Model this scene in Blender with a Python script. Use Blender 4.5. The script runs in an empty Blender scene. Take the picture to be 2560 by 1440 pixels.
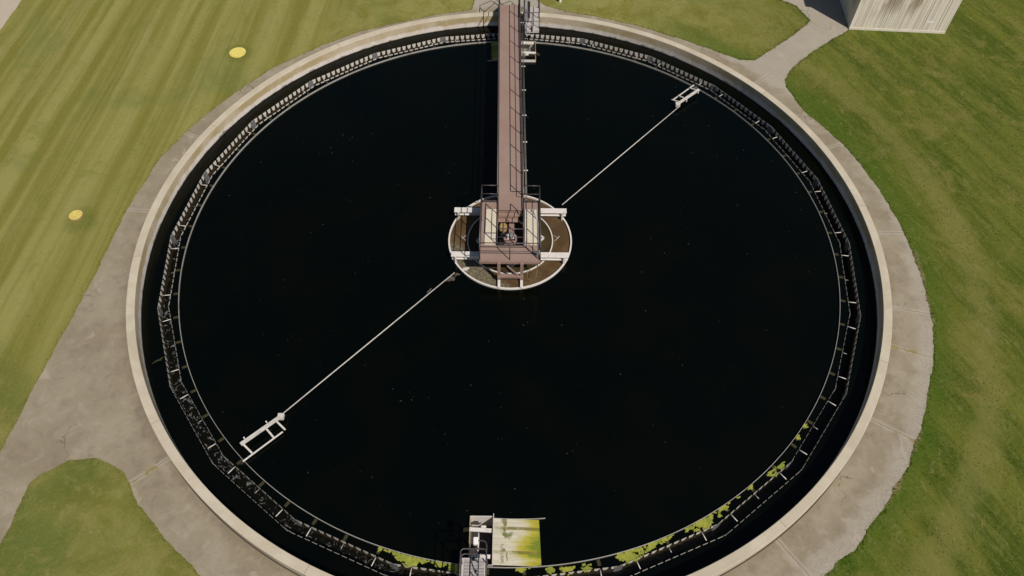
import bpy, bmesh, math, random
from mathutils import Vector, Matrix, noise as mnoise
random.seed(7)
PI = math.pi
S = bpy.context.scene
COL = S.collection

# ------------------------------------------------------------------ camera
CAM_POS = Vector((0.103698, -21.29821, 25.802514))
Fv = Vector((0.0, 0.588831281, -0.808255976)).normalized()
Rv = Vector((0.99994485, 0.00848896, 0.00618264)).normalized()
Uv = Rv.cross(Fv).normalized()
cd = bpy.data.cameras.new("camera"); co = bpy.data.objects.new("camera", cd); COL.objects.link(co)
M = Matrix((Rv, Uv, -Fv)).transposed().to_4x4(); M.translation = CAM_POS
co.matrix_world = M
cd.sensor_width = 36; cd.lens = 1902.743 / 2560 * 36; cd.clip_start = 0.1; cd.clip_end = 2000
S.camera = co

# ------------------------------------------------------------------ light
sun_dir = Vector((0.52, -0.625, 1.0)).normalized()
w = bpy.data.worlds.new("World"); S.world = w; w.use_nodes = True
wn = w.node_tree.nodes; bg = wn["Background"]
sky = wn.new("ShaderNodeTexSky"); sky.sky_type = 'NISHITA'; sky.sun_disc = False
sky.sun_elevation = math.asin(sun_dir.z); sky.sun_rotation = math.atan2(sun_dir.x, sun_dir.y)
w.node_tree.links.new(sky.outputs[0], bg.inputs[0]); bg.inputs[1].default_value = 0.05
sl = bpy.data.lights.new("sun", 'SUN'); sl.energy = 4.6; sl.angle = math.radians(0.7); sl.color = (1.0, 0.93, 0.84)
so = bpy.data.objects.new("sun", sl); COL.objects.link(so)
so.rotation_euler = sun_dir.to_track_quat('Z', 'Y').to_euler(); so.location = (20, -24, 40)
S.view_settings.view_transform = 'Standard'; S.view_settings.look = 'None'
S.view_settings.exposure = 0.0; S.view_settings.gamma = 1
S.render.resolution_x = 1024; S.render.resolution_y = 576

# ------------------------------------------------------------------ levels (metres)
ZW = 0.12      # tank water
ZG = 0.25      # lawn
ZP = 0.275     # pavement
ZWALL = 0.80   # wall top
ZD = 1.40      # bridge deck
R_IN, R_OUT = 15.48, 15.82

# ------------------------------------------------------------------ node helpers
class NT:
    def __init__(s, name):
        s.m = bpy.data.materials.new(name); s.m.use_nodes = True
        s.t = s.m.node_tree; s.b = s.t.nodes["Principled BSDF"]
        s.c = None
    def n(s, typ, **k):
        o = s.t.nodes.new(typ)
        for a, v in k.items(): setattr(o, a, v)
        return o
    def put(s, sock, v):
        if hasattr(v, 'is_output') or isinstance(v, bpy.types.NodeSocket): s.t.links.new(v, sock)
        else: sock.default_value = v
    def math(s, op, a, b=0.0, c=None, clamp=False):
        o = s.n("ShaderNodeMath", operation=op); o.use_clamp = clamp
        s.put(o.inputs[0], a); s.put(o.inputs[1], b)
        if c is not None: s.put(o.inputs[2], c)
        return o.outputs[0]
    def coord(s, kind='Object'):
        o = s.n("ShaderNodeTexCoord"); return o.outputs[kind]
    def pos(s):
        return s.n("ShaderNodeNewGeometry").outputs['Position']
    def sep(s, v):
        o = s.n("ShaderNodeSeparateXYZ"); s.put(o.inputs[0], v); return o.outputs
    def comb(s, x, y, z):
        o = s.n("ShaderNodeCombineXYZ"); s.put(o.inputs[0], x); s.put(o.inputs[1], y); s.put(o.inputs[2], z); return o.outputs[0]
    def noise(s, v, scale, detail=4, rough=0.55, dist=0.0):
        o = s.n("ShaderNodeTexNoise"); s.put(o.inputs['Vector'], v)
        o.inputs['Scale'].default_value = scale; o.inputs['Detail'].default_value = detail
        o.inputs['Roughness'].default_value = rough; o.inputs['Distortion'].default_value = dist
        return o.outputs['Fac']
    def vscale(s, v, sx, sy, sz):
        o = s.n("ShaderNodeVectorMath", operation='MULTIPLY'); s.put(o.inputs[0], v); o.inputs[1].default_value = (sx, sy, sz); return o.outputs[0]
    def ss(s, v, a, b, lo=0.0, hi=1.0):     # smoothstep
        o = s.n("ShaderNodeMapRange", interpolation_type='SMOOTHSTEP'); s.put(o.inputs[0], v)
        s.put(o.inputs[1], a); s.put(o.inputs[2], b); o.inputs[3].default_value = lo; o.inputs[4].default_value = hi
        return o.outputs[0]
    def mix(s, f, a, b):
        o = s.n("ShaderNodeMix", data_type='RGBA'); s.put(o.inputs[0], f)
        for i, x in ((6, a), (7, b)):
            s.put(o.inputs[i], x if not isinstance(x, tuple) else (x[0], x[1], x[2], 1))
        return o.outputs[2]
    def bump(s, h, strength=0.3, dist=0.02):
        o = s.n("ShaderNodeBump"); s.put(o.inputs['Height'], h); o.inputs['Strength'].default_value = strength
        o.inputs['Distance'].default_value = dist; s.t.links.new(o.outputs[0], s.b.inputs['Normal'])
    def out(s, col, rough=0.7, metal=0.0, spec=0.5):
        s.put(s.b.inputs['Base Color'], col if not isinstance(col, tuple) else (col[0], col[1], col[2], 1))
        s.put(s.b.inputs['Roughness'], rough); s.put(s.b.inputs['Metallic'], metal)
        s.b.inputs['Specular IOR Level'].default_value = spec
        return s.m

def worn(name, col, col2, scale=3.0, rough=0.6, metal=0.0, amt=(0.45, 0.7), fine=40, bump=0.15, spec=0.4):
    t = NT(name); p = t.coord()
    f = t.ss(t.noise(p, scale, 6, 0.65), amt[0], amt[1])
    g = t.noise(p, fine, 3)
    c = t.mix(f, col, col2)
    c2 = t.mix(t.ss(g, 0.3, 0.75, 0.0, 0.35), c, tuple(0.6 * x for x in col))
    t.bump(g, bump, 0.01)
    return t.out(c2, rough, metal, spec)

# ------------------------------------------------------------------ materials
def m_lawn():
    t = NT("lawn_grass"); P = t.pos(); x, y, z = t.sep(P)
    big = t.noise(P, 0.16, 5, 0.6, 0.4); mid = t.noise(P, 0.7, 6, 0.65, 0.6); fine = t.noise(P, 9, 6, 0.7); vf = t.noise(P, 40, 3, 0.7)
    wob = t.math('MULTIPLY', t.math('SUBTRACT', t.noise(P, 0.22, 3), 0.5), 0.3)
    xs = t.math('ADD', t.math('ADD', x, t.math('MULTIPLY', y, -0.045)), wob)
    st = t.noise(t.comb(xs, t.math('MULTIPLY', y, 0.02), 3.0), 1.05, 4, 0.62, 0.0)       # mowing bands
    swx = t.math('ADD', x, t.math('MULTIPLY', y, 0.42))
    st2 = t.noise(t.comb(t.math('MULTIPLY', swx, 0.9), t.math('MULTIPLY', y, 0.12), 0.0), 0.75, 5, 0.68, 0.5)
    side = t.ss(t.math('ADD', t.math('ADD', x, t.math('MULTIPLY', y, -0.6)), t.math('MULTIPLY', big, 6.0)), -2.0, 15.0)                 # drier west lawn, greener east lawn
    bandzone = t.ss(t.math('ADD', x, t.math('MULTIPLY', y, -0.35)), -13.5, -17.0)
    bf_ = t.math('ADD', t.math('MULTIPLY', t.ss(st, 0.38, 0.62), bandzone), t.math('MULTIPLY', t.ss(mid, 0.35, 0.65), t.math('SUBTRACT', 1.0, bandzone)))
    dryl = t.mix(bf_, (0.158, 0.150, 0.030), (0.240, 0.226, 0.070))
    dryl = t.mix(t.ss(t.noise(t.comb(xs, t.math('MULTIPLY', y, 0.10), 4.0), 1.9, 4, 0.7), 0.5, 0.7, 0, 0.35), dryl, (0.235, 0.21, 0.085))
    dryl = t.mix(t.ss(mid, 0.52, 0.74, 0, 0.5), dryl, (0.125, 0.140, 0.024))
    dryl = t.mix(t.ss(big, 0.52, 0.68, 0, 0.5), dryl, (0.110, 0.145, 0.040))
    dryl = t.mix(t.math('MULTIPLY', t.ss(y, -4.0, -9.0), t.ss(big, 0.40, 0.62, 0.2, 0.7)), dryl, (0.080, 0.105, 0.020))
    grn = t.mix(t.ss(st2, 0.34, 0.64), (0.046, 0.070, 0.007), (0.106, 0.118, 0.018))
    grn = t.mix(t.ss(t.noise(P, 0.42, 5, 0.7, 0.8), 0.50, 0.68, 0, 0.75), grn, (0.148, 0.136, 0.036))
    grn = t.mix(t.ss(mid, 0.56, 0.74, 0, 0.5), grn, (0.042, 0.078, 0.008))
    # fine streaks left by the mower turning round the tank
    stk = t.noise(t.comb(t.math('MULTIPLY', t.math('ADD', x, t.math('MULTIPLY', y, 0.42)), 1.0), t.math('MULTIPLY', y, 0.22), 7.0), 3.4, 5, 0.75, 0.8)
    grn = t.mix(t.ss(stk, 0.46, 0.70, 0, 0.55), grn, (0.150, 0.152, 0.036))
    grn = t.mix(t.ss(stk, 0.46, 0.28, 0, 0.5), grn, (0.038, 0.062, 0.006))
    rr0 = t.math('SQRT', t.math('ADD', t.math('POWER', x, 2.0), t.math('POWER', y, 2.0)))
    rw = t.math('ADD', rr0, t.math('MULTIPLY', t.math('SUBTRACT', mid, 0.5), 1.6))
    arc = t.math('MULTIPLY', t.math('MULTIPLY', t.ss(rw, 18.9, 19.5), t.ss(rw, 20.5, 19.8)), t.ss(x, 10.0, 14.0))
    grn = t.mix(t.math('MULTIPLY', arc, 0.5), grn, (0.165, 0.158, 0.046))
    dryl = t.mix(t.math('MULTIPLY', t.ss(t.noise(P, 1.5, 6, 0.75, 0.8), 0.50, 0.66, 0, 0.6), t.ss(y, -6.0, -9.0)), dryl, (0.215, 0.185, 0.060))
    c = t.mix(side, dryl, grn)
    for cx, cy in ((-14.68, 12.68), (-19.0, 0.75)):
        dd = t.math('SQRT', t.math('ADD', t.math('POWER', t.math('ADD', x, -cx), 2.0), t.math('POWER', t.math('ADD', y, -cy), 2.0)))
        dd = t.math('ADD', dd, t.math('MULTIPLY', t.math('SUBTRACT', mid, 0.5), 0.9))
        c = t.mix(t.ss(dd, 1.0, 0.40, 0, 0.45), c, (0.070, 0.095, 0.014))
    r = t.math('SQRT', t.math('ADD', t.math('POWER', x, 2.0), t.math('POWER', y, 2.0)))
    rn = t.math('ADD', r, t.math('MULTIPLY', t.math('SUBTRACT', mid, 0.5), 0.7))
    lush = t.math('MULTIPLY', t.math('SUBTRACT', 1.0, t.ss(rn, 17.7, 18.8)), t.ss(x, 6.0, 12.0))
    c = t.mix(t.math('MULTIPLY', lush, 0.6), c, (0.044, 0.088, 0.007))
    soil = t.math('MULTIPLY', t.math('MULTIPLY', t.math('SUBTRACT', 1.0, t.ss(rn, 17.45, 17.66)), t.ss(fine, 0.36, 0.52)), t.math('MULTIPLY', t.ss(x, 8.0, 12.0), t.math('SUBTRACT', 1.0, t.ss(y, -3.0, 1.0))))
    c = t.mix(t.math('MULTIPLY', soil, 0.85), c, (0.25, 0.18, 0.115))
    # straw-coloured thatch, worn bare spots, darker blades
    c = t.mix(t.ss(t.noise(t.vscale(P, 1.0, 0.5, 1), 3.2, 6, 0.75, 1.2), 0.56, 0.74, 0, 0.6), c, (0.25, 0.21, 0.10))
    c = t.mix(t.ss(t.noise(P, 5.0, 6, 0.78, 0.8), 0.50, 0.78, 0, 0.28), c, (0.060, 0.080, 0.012))
    c = t.mix(t.ss(t.noise(P, 14, 5, 0.8, 0.5), 0.50, 0.72, 0, 0.38), c, (0.27, 0.26, 0.095))
    bare = t.ss(t.noise(P, 0.9, 5, 0.6, 0.6), 0.74, 0.78, 0, 0.7)
    c = t.mix(bare, c, (0.29, 0.215, 0.13))
    t.bump(t.math('ADD', t.math('MULTIPLY', fine, 1.0), t.math('MULTIPLY', vf, 0.6)), 0.45, 0.04)
    return t.out(c, 0.95, 0, 0.05)

def m_blade():
    t = NT("grass_blade"); P = t.pos(); x, y, z = t.sep(P)
    n = t.noise(P, 1.7, 5, 0.7); big = t.noise(P, 0.16, 5, 0.6, 0.4)
    side = t.ss(t.math('ADD', t.math('ADD', x, t.math('MULTIPLY', y, -0.6)), t.math('MULTIPLY', big, 6.0)), -2.0, 15.0)
    a = t.mix(t.ss(n, 0.4, 0.62), (0.135, 0.135, 0.032), (0.235, 0.21, 0.075))
    b = t.mix(t.ss(n, 0.42, 0.62), (0.050, 0.090, 0.015), (0.140, 0.140, 0.042))
    return t.out(t.mix(side, a, b), 0.9, 0, 0.1)

JOINTS = [(1.8, 0), (-12.5, 0), (-19.5, 1), (-32.4, 1), (-55.1, 0), (-78, 0), (-104, 0), (-139.3, 1), (175.2, 0), (158, 0), (139, 0), (118, 0), (63, 0), (40, 0), (21, 0)]
def m_pavement():
    t = NT("worn_concrete_slab"); P = t.pos(); x, y, z = t.sep(P)
    big = t.noise(P, 0.35, 5, 0.6, 0.5); mid = t.noise(P, 1.6, 6, 0.7, 0.4); fine = t.noise(P, 14, 5, 0.75); vf = t.noise(P, 70, 3, 0.8)
    c = t.mix(t.ss(big, 0.35, 0.65), (0.225, 0.188, 0.130), (0.275, 0.238, 0.170))
    c = t.mix(t.ss(mid, 0.50, 0.75, 0, 0.65), c, (0.325, 0.287, 0.228))
    c = t.mix(t.ss(mid, 0.50, 0.30, 0, 0.45), c, (0.15, 0.122, 0.095))
    r = t.math('SQRT', t.math('ADD', t.math('POWER', x, 2.0), t.math('POWER', y, 2.0)))
    rn = t.math('ADD', r, t.math('MULTIPLY', t.math('SUBTRACT', mid, 0.5), 0.8))
    edge = t.ss(rn, 16.75, 17.35, 0, 0.6)
    c = t.mix(t.math('MULTIPLY', edge, t.ss(x, -12, -6)), c, (0.36, 0.325, 0.275))
    c = t.mix(t.ss(rn, 16.3, 15.85, 0, 0.45), c, (0.15, 0.118, 0.088))     # darker towards the wall foot
    c = t.mix(t.ss(t.noise(P, 0.8, 3, 0.5, 0.6), 0.66, 0.70, 0, 0.4), c, (0.38, 0.33, 0.27))
    c = t.mix(t.ss(fine, 0.52, 0.72, 0, 0.35), c, (0.12, 0.1, 0.08))
    c = t.mix(t.ss(vf, 0.58, 0.8, 0, 0.45), c, (0.42, 0.37, 0.31))
    # hair cracks near the broken outer edge
    vo = t.n("ShaderNodeTexVoronoi", feature='DISTANCE_TO_EDGE'); 
    dis = t.n("ShaderNodeVectorMath", operation='ADD'); t.put(dis.inputs[0], P)
    nv = t.n("ShaderNodeTexNoise"); t.put(nv.inputs['Vector'], P); nv.inputs['Scale'].default_value = 3.0; nv.inputs['Detail'].default_value = 5
    sc = t.n("ShaderNodeVectorMath", operation='SCALE'); t.put(sc.inputs[0], nv.outputs['Color']); sc.inputs['Scale'].default_value = 0.5
    t.put(dis.inputs[1], sc.outputs[0]); t.put(vo.inputs['Vector'], dis.outputs[0]); vo.inputs['Scale'].default_value = 0.75
    crack = t.math('MULTIPLY', t.ss(vo.outputs['Distance'], 0.016, 0.004), t.ss(t.noise(P, 0.33, 2), 0.60, 0.66))
    vo2 = t.n("ShaderNodeTexVoronoi", feature='DISTANCE_TO_EDGE'); t.put(vo2.inputs['Vector'], dis.outputs[0]); vo2.inputs['Scale'].default_value = 6.5
    crum = t.math('MULTIPLY', t.ss(vo2.outputs['Distance'], 0.07, 0.02), t.math('MULTIPLY', t.math('MULTIPLY', t.ss(rn, 17.12, 17.30), t.ss(r, 17.9, 17.7)), t.math('MULTIPLY', t.ss(x, 5, 10), t.ss(y, 0.0, -3.0))))
    crack = t.math('MAXIMUM', crack, t.math('MULTIPLY', crum, 0.42))
    c = t.mix(t.math('MULTIPLY', crack, 0.7), c, (0.09, 0.078, 0.055))
    # slab joints: pale rims, dark line, weeds in some
    line = None; rim = None; weed = None
    for a, wd in JOINTS:
        ca, sa = math.cos(math.radians(a)), math.sin(math.radians(a))
        d = t.math('ABSOLUTE', t.math('ADD', t.math('ADD', t.math('MULTIPLY', x, -sa), t.math('MULTIPLY', y, ca)), t.math('MULTIPLY', t.math('SUBTRACT', mid, 0.5), 0.14)))
        f = t.math('GREATER_THAN', t.math('ADD', t.math('MULTIPLY', x, ca), t.math('MULTIPLY', y, sa)), 10.0)
        d = t.math('ADD', d, t.math('MULTIPLY', t.math('SUBTRACT', 1.0, f), 9.0))
        line = d if line is None else t.math('MINIMUM', line, d)
        if wd: weed = d if weed is None else t.math('MINIMUM', weed, d)
    rimf = t.ss(line, 0.16, 0.05); linf = t.ss(line, 0.022, 0.006)
    inring = t.ss(r, 17.9, 17.6)
    c = t.mix(t.math('MULTIPLY', t.math('MULTIPLY', rimf, 0.45), inring), c, (0.37, 0.33, 0.275))
    c = t.mix(t.math('MULTIPLY', t.math('MULTIPLY', linf, 0.7), inring), c, (0.11, 0.09, 0.06))
    wf = t.math('MULTIPLY', t.ss(weed, 0.16, 0.05), t.math('MULTIPLY', t.ss(t.noise(P, 2.2, 4), 0.52, 0.6), inring))
    c = t.mix(t.math('MULTIPLY', wf, 0.75), c, (0.21, 0.165, 0.055))
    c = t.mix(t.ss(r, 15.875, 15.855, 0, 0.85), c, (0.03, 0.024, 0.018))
    t.bump(t.math('ADD', fine, t.math('MULTIPLY', vf, 0.5)), 0.25, 0.02)
    return t.out(c, 0.9, 0, 0.2)

def m_wall():
    t = NT("tank_concrete"); P = t.pos(); x, y, z = t.sep(P)
    ang = t.math('ARCTAN2', y, x); r = t.math('SQRT', t.math('ADD', t.math('POWER', x, 2.0), t.math('POWER', y, 2.0)))
    A = t.comb(t.math('MULTIPLY', ang, 15.5), t.math('MULTIPLY', z, 0.25), 0.0)
    A2 = t.comb(t.math('MULTIPLY', ang, 15.5), z, 0.0)
    drip = t.noise(A, 2.2, 6, 0.75); patch = t.noise(A2, 0.55, 5, 0.6); fine = t.noise(P, 16, 5, 0.75); mid = t.noise(P, 1.3, 5, 0.6)
    top = t.mix(t.ss(mid, 0.4, 0.65), (0.44, 0.385, 0.295), (0.49, 0.44, 0.345))
    # long brush streaks on the coping
    br = t.noise(t.comb(t.math('MULTIPLY', ang, 1.2), t.math('MULTIPLY', r, 9.0), 0.0), 2.0, 4, 0.7)
    top = t.mix(t.ss(br, 0.5, 0.68, 0, 0.5), top, (0.42, 0.35, 0.245))
    top = t.mix(t.ss(fine, 0.52, 0.75, 0, 0.4), top, (0.34, 0.28, 0.21))
    jn = t.math('ABSOLUTE', t.math('SUBTRACT', t.math('FRACT', t.math('ADD', t.math('MULTIPLY', ang, 24 / (2 * PI) / 2), 0.3)), 0.5))
    top = t.mix(t.ss(jn, 0.0024, 0.0008, 0, 0.55), top, (0.16, 0.125, 0.085))
    top = t.mix(t.ss(t.noise(P, 0.45, 4, 0.6, 0.5), 0.50, 0.66, 0, 0.45), top, (0.37, 0.325, 0.24))
    zz = t.math('ADD', z, t.math('MULTIPLY', t.math('SUBTRACT', drip, 0.5), 0.30))
    inner = t.mix(t.ss(patch, 0.38, 0.62), (0.36, 0.285, 0.15), (0.46, 0.39, 0.28))
    inner = t.mix(t.ss(zz, 0.76, 0.70, 0, 1), top, inner)
    pale = t.mix(t.ss(drip, 0.35, 0.7), (0.62, 0.575, 0.53), (0.52, 0.46, 0.39))
    inner = t.mix(t.ss(zz, 0.47, 0.33), inner, pale)
    inner = t.mix(t.math('MULTIPLY', t.ss(drip, 0.62, 0.74, 0, 0.75), t.ss(z, 0.72, 0.5)), inner, (0.66, 0.61, 0.56))
    tide = t.math('ADD', z, t.math('MULTIPLY', t.math('SUBTRACT', t.noise(A2, 1.3, 4, 0.7), 0.5), 0.55))
    inner = t.mix(t.ss(tide, 0.165, 0.14, 0, 0.8), inner, (0.10, 0.095, 0.09))
    wet = t.ss(z, 0.165, 0.145, 0, 0.8)
    inner = t.mix(wet, inner, (0.10, 0.09, 0.06))
    c = t.mix(t.ss(r, 15.50, 15.487), top, inner)
    t.bump(fine, 0.3, 0.015)
    return t.out(c, 0.85, 0, 0.25)

def m_water(name="tank_water", col=(0.0007, 0.0015, 0.0009), rough=0.15, sc=2.2, st=0.10, spec=0.17):
    t = NT(name); P = t.pos()
    n = t.noise(P, 0.25, 3); h = t.noise(P, sc, 5, 0.6); h2 = t.noise(P, sc * 7, 3, 0.6)
    c = t.mix(t.ss(n, 0.4, 0.65), col, (col[0] * 1.9, col[1] * 1.25, col[2] * 0.8))
    t.bump(t.math('ADD', h, t.math('MULTIPLY', h2, 0.25)), st, 0.05)
    return t.out(c, rough, 0, spec)

def m_launder():
    t = NT("launder_water"); P = t.pos()
    h = t.noise(P, 2.6, 4, 0.65, 2.6); f = t.ss(h, 0.56, 0.66); x, y, z = t.sep(P)
    west = t.ss(x, 2.0, -7.0)
    c = t.mix(t.math('MULTIPLY', f, t.math('ADD', t.math('MULTIPLY', west, 0.30), 0.01)), (0.0035, 0.0035, 0.0018), (0.42, 0.43, 0.46))  # glints and sky reflections painted in as pale swirls, mostly west
    t.bump(h, 0.45, 0.06)
    return t.out(c, 0.2, 0, 0.2)

def m_sludge():
    t = NT("well_water"); P = t.pos(); x, y, z = t.sep(P)
    r = t.math('SQRT', t.math('ADD', t.math('POWER', x, 2.0), t.math('POWER', y, 2.0)))
    a = t.noise(P, 1.1, 5, 0.6); b = t.noise(P, 9, 5, 0.8); g = t.noise(P, 26, 3, 0.7)
    outer = t.mix(t.ss(a, 0.4, 0.62), (0.072, 0.043, 0.020), (0.105, 0.066, 0.030))
    outer = t.mix(t.ss(b, 0.5, 0.66, 0, 0.5), outer, (0.045, 0.028, 0.013))
    # thick grey scum gathered in the south-west part of the ring
    q = t.math('ADD', t.math('MULTIPLY', x, -0.8), t.math('MULTIPLY', y, -0.9))
    sc = t.ss(t.math('ADD', q, t.math('MULTIPLY', a, 1.4)), 2.7, 3.1)
    gry = t.mix(t.ss(b, 0.42, 0.62), (0.085, 0.074, 0.045), (0.19, 0.165, 0.115))
    outer = t.mix(sc, outer, gry)
    outer = t.mix(t.math('MULTIPLY', t.ss(g, 0.66, 0.72), t.ss(a, 0.42, 0.6)), outer, (0.38, 0.31, 0.22))
    inner = t.mix(t.ss(a, 0.4, 0.6), (0.036, 0.027, 0.011), (0.052, 0.036, 0.016))
    c = t.mix(t.ss(r, 1.84, 1.86), inner, outer)
    t.bump(b, 0.15, 0.03)
    return t.out(c, 0.45, 0, 0.15)

def m_weir():
    t = NT("stained_weir_plate"); P = t.coord(); x, y, z = t.sep(P)
    u = t.math('ABSOLUTE', t.math('SUBTRACT', t.math('FRACT', t.math('ADD', t.math('DIVIDE', x, 0.285), 20.0)), 0.5))
    # u = 0.5 midway between notches ... 0 at a notch
    nz = t.noise(t.pos(), 3.0, 4, 0.6); nf = t.noise(t.pos(), 22, 3, 0.6)
    d = t.math('MULTIPLY', t.math('SUBTRACT', 0.18, z), 0.66)
    lim = t.math('ADD', t.math('ADD', 0.12, d), t.math('MULTIPLY', t.math('SUBTRACT', nf, 0.5), 0.06))
    br = t.math('MULTIPLY', t.ss(u, lim, t.math('ADD', lim, 0.04)), t.ss(t.math('ADD', z, t.math('MULTIPLY', nz, 0.12)), -0.02, 0.03))
    clean = t.mix(t.ss(nf, 0.45, 0.7), (0.56, 0.54, 0.49), (0.40, 0.38, 0.32))
    dirt = t.mix(t.ss(nf, 0.4, 0.65), (0.018, 0.013, 0.006), (0.042, 0.029, 0.014))
    c = t.mix(br, dirt, clean)
    c = t.mix(t.ss(z, 0.174, 0.178), c, (0.20, 0.19, 0.165))
    t.bump(nf, 0.2, 0.01)
    return t.out(c, 0.6, 0, 0.3)

def m_beach():
    t = NT("algae_streaked_plate"); P = t.coord(); x, y, z = t.sep(P)
    A = t.comb(t.math('MULTIPLY', x, 0.35), t.math('MULTIPLY', y, 5.0), 0.0)
    s1 = t.noise(A, 2.3, 5, 0.75, 0.2); s2 = t.noise(t.comb(t.math('MULTIPLY', x, 0.9), t.math('MULTIPLY', y, 9.0), 0.0), 3.0, 4, 0.7)
    bl = t.noise(P, 2.1, 4, 0.6)
    base = t.mix(t.ss(s1, 0.35, 0.65), (0.54, 0.49, 0.41), (0.40, 0.385, 0.27))
    edge = t.math('ADD', x, t.math('ADD', t.math('MULTIPLY', t.math('SUBTRACT', s1, 0.5), 0.9), t.math('MULTIPLY', t.math('SUBTRACT', bl, 0.5), 0.7)))
    edge = t.math('SUBTRACT', edge, t.math('MULTIPLY', t.ss(y, -13.2, -12.75), 0.42))
    edge = t.math('SUBTRACT', edge, t.math('MULTIPLY', t.ss(y, -13.62, -13.72), 0.30))
    c = t.mix(t.ss(edge, -0.02, 0.62, 0, 0.95), base, (0.34, 0.30, 0.012))
    c = t.mix(t.ss(t.math('ADD', edge, t.math('MULTIPLY', t.math('SUBTRACT', s2, 0.5), 0.9)), 0.55, 1.0, 0, 0.9), c, (0.10, 0.155, 0.008))
    c = t.mix(t.ss(s2, 0.56, 0.72, 0, 0.35), c, (0.50, 0.47, 0.30))
    # dark green clumps a third of the way down the plate
    cl = t.math('MULTIPLY', t.ss(t.math('ABSOLUTE', t.math('SUBTRACT', x, 0.02)), 0.26, 0.10), t.ss(t.noise(t.comb(t.math('MULTIPLY', x, 1.2), y, 2.0), 3.6, 4, 0.6), 0.52, 0.60, 0, 0.9))
    c = t.mix(cl, c, (0.10, 0.11, 0.02))
    cr = t.math('MINIMUM', t.math('ABSOLUTE', t.math('ADD', y, 12.72)), t.math('ABSOLUTE', t.math('ADD', y, 13.52)))
    c = t.mix(t.math('MULTIPLY', t.ss(cr, 0.07, 0.035), t.ss(t.math('ADD', t.math('MULTIPLY', bl, 0.9), t.math('MULTIPLY', x, 0.15)), 0.35, 0.55, 0.2, 0.9)), c, (0.14, 0.125, 0.02))
    t.bump(s2, 0.2, 0.01)
    return t.out(c, 0.55, 0, 0.3)

def m_siding():
    t = NT("weathered_ribbed_panel"); P = t.coord(); x, y, z = t.sep(P)
    st = t.noise(t.comb(x, y, t.math('MULTIPLY', z, 0.12)), 3.4, 6, 0.8); st2 = t.noise(t.comb(x, y, t.math('MULTIPLY', z, 0.25)), 1.1, 4, 0.6)
    c = t.mix(t.ss(st, 0.4, 0.62), (0.66, 0.61, 0.52), (0.60, 0.545, 0.455))
    c = t.mix(t.math('MULTIPLY', t.ss(st2, 0.50, 0.62), t.ss(z, 0.7, 2.2, 0, 0.75)), c, (0.26, 0.195, 0.115))
    c = t.mix(t.ss(st, 0.68, 0.76, 0, 0.4), c, (0.22, 0.165, 0.10))
    t.bump(st, 0.2, 0.02)
    return t.out(c, 0.8, 0, 0.3)

def m_road():
    t = NT("pale_road"); P = t.pos(); a = t.noise(P, 0.8, 5); b = t.noise(P, 22, 4)
    c = t.mix(a, (0.36, 0.30, 0.235), (0.44, 0.38, 0.31)); c = t.mix(t.ss(b, 0.5, 0.75, 0, 0.3), c, (0.25, 0.21, 0.16))
    return t.out(c, 0.9, 0, 0.2)

def m_algae():
    t = NT("algae"); P = t.pos(); a = t.noise(P, 3.0, 4, 0.7); b = t.noise(P, 22, 5, 0.8)
    c = t.mix(t.ss(a, 0.40, 0.6), (0.30, 0.30, 0.045), (0.20, 0.235, 0.035)); c = t.mix(t.ss(b, 0.5, 0.68, 0, 0.7), c, (0.085, 0.12, 0.018))
    t.bump(b, 0.6, 0.02); return t.out(c, 0.8, 0, 0.2)

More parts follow.
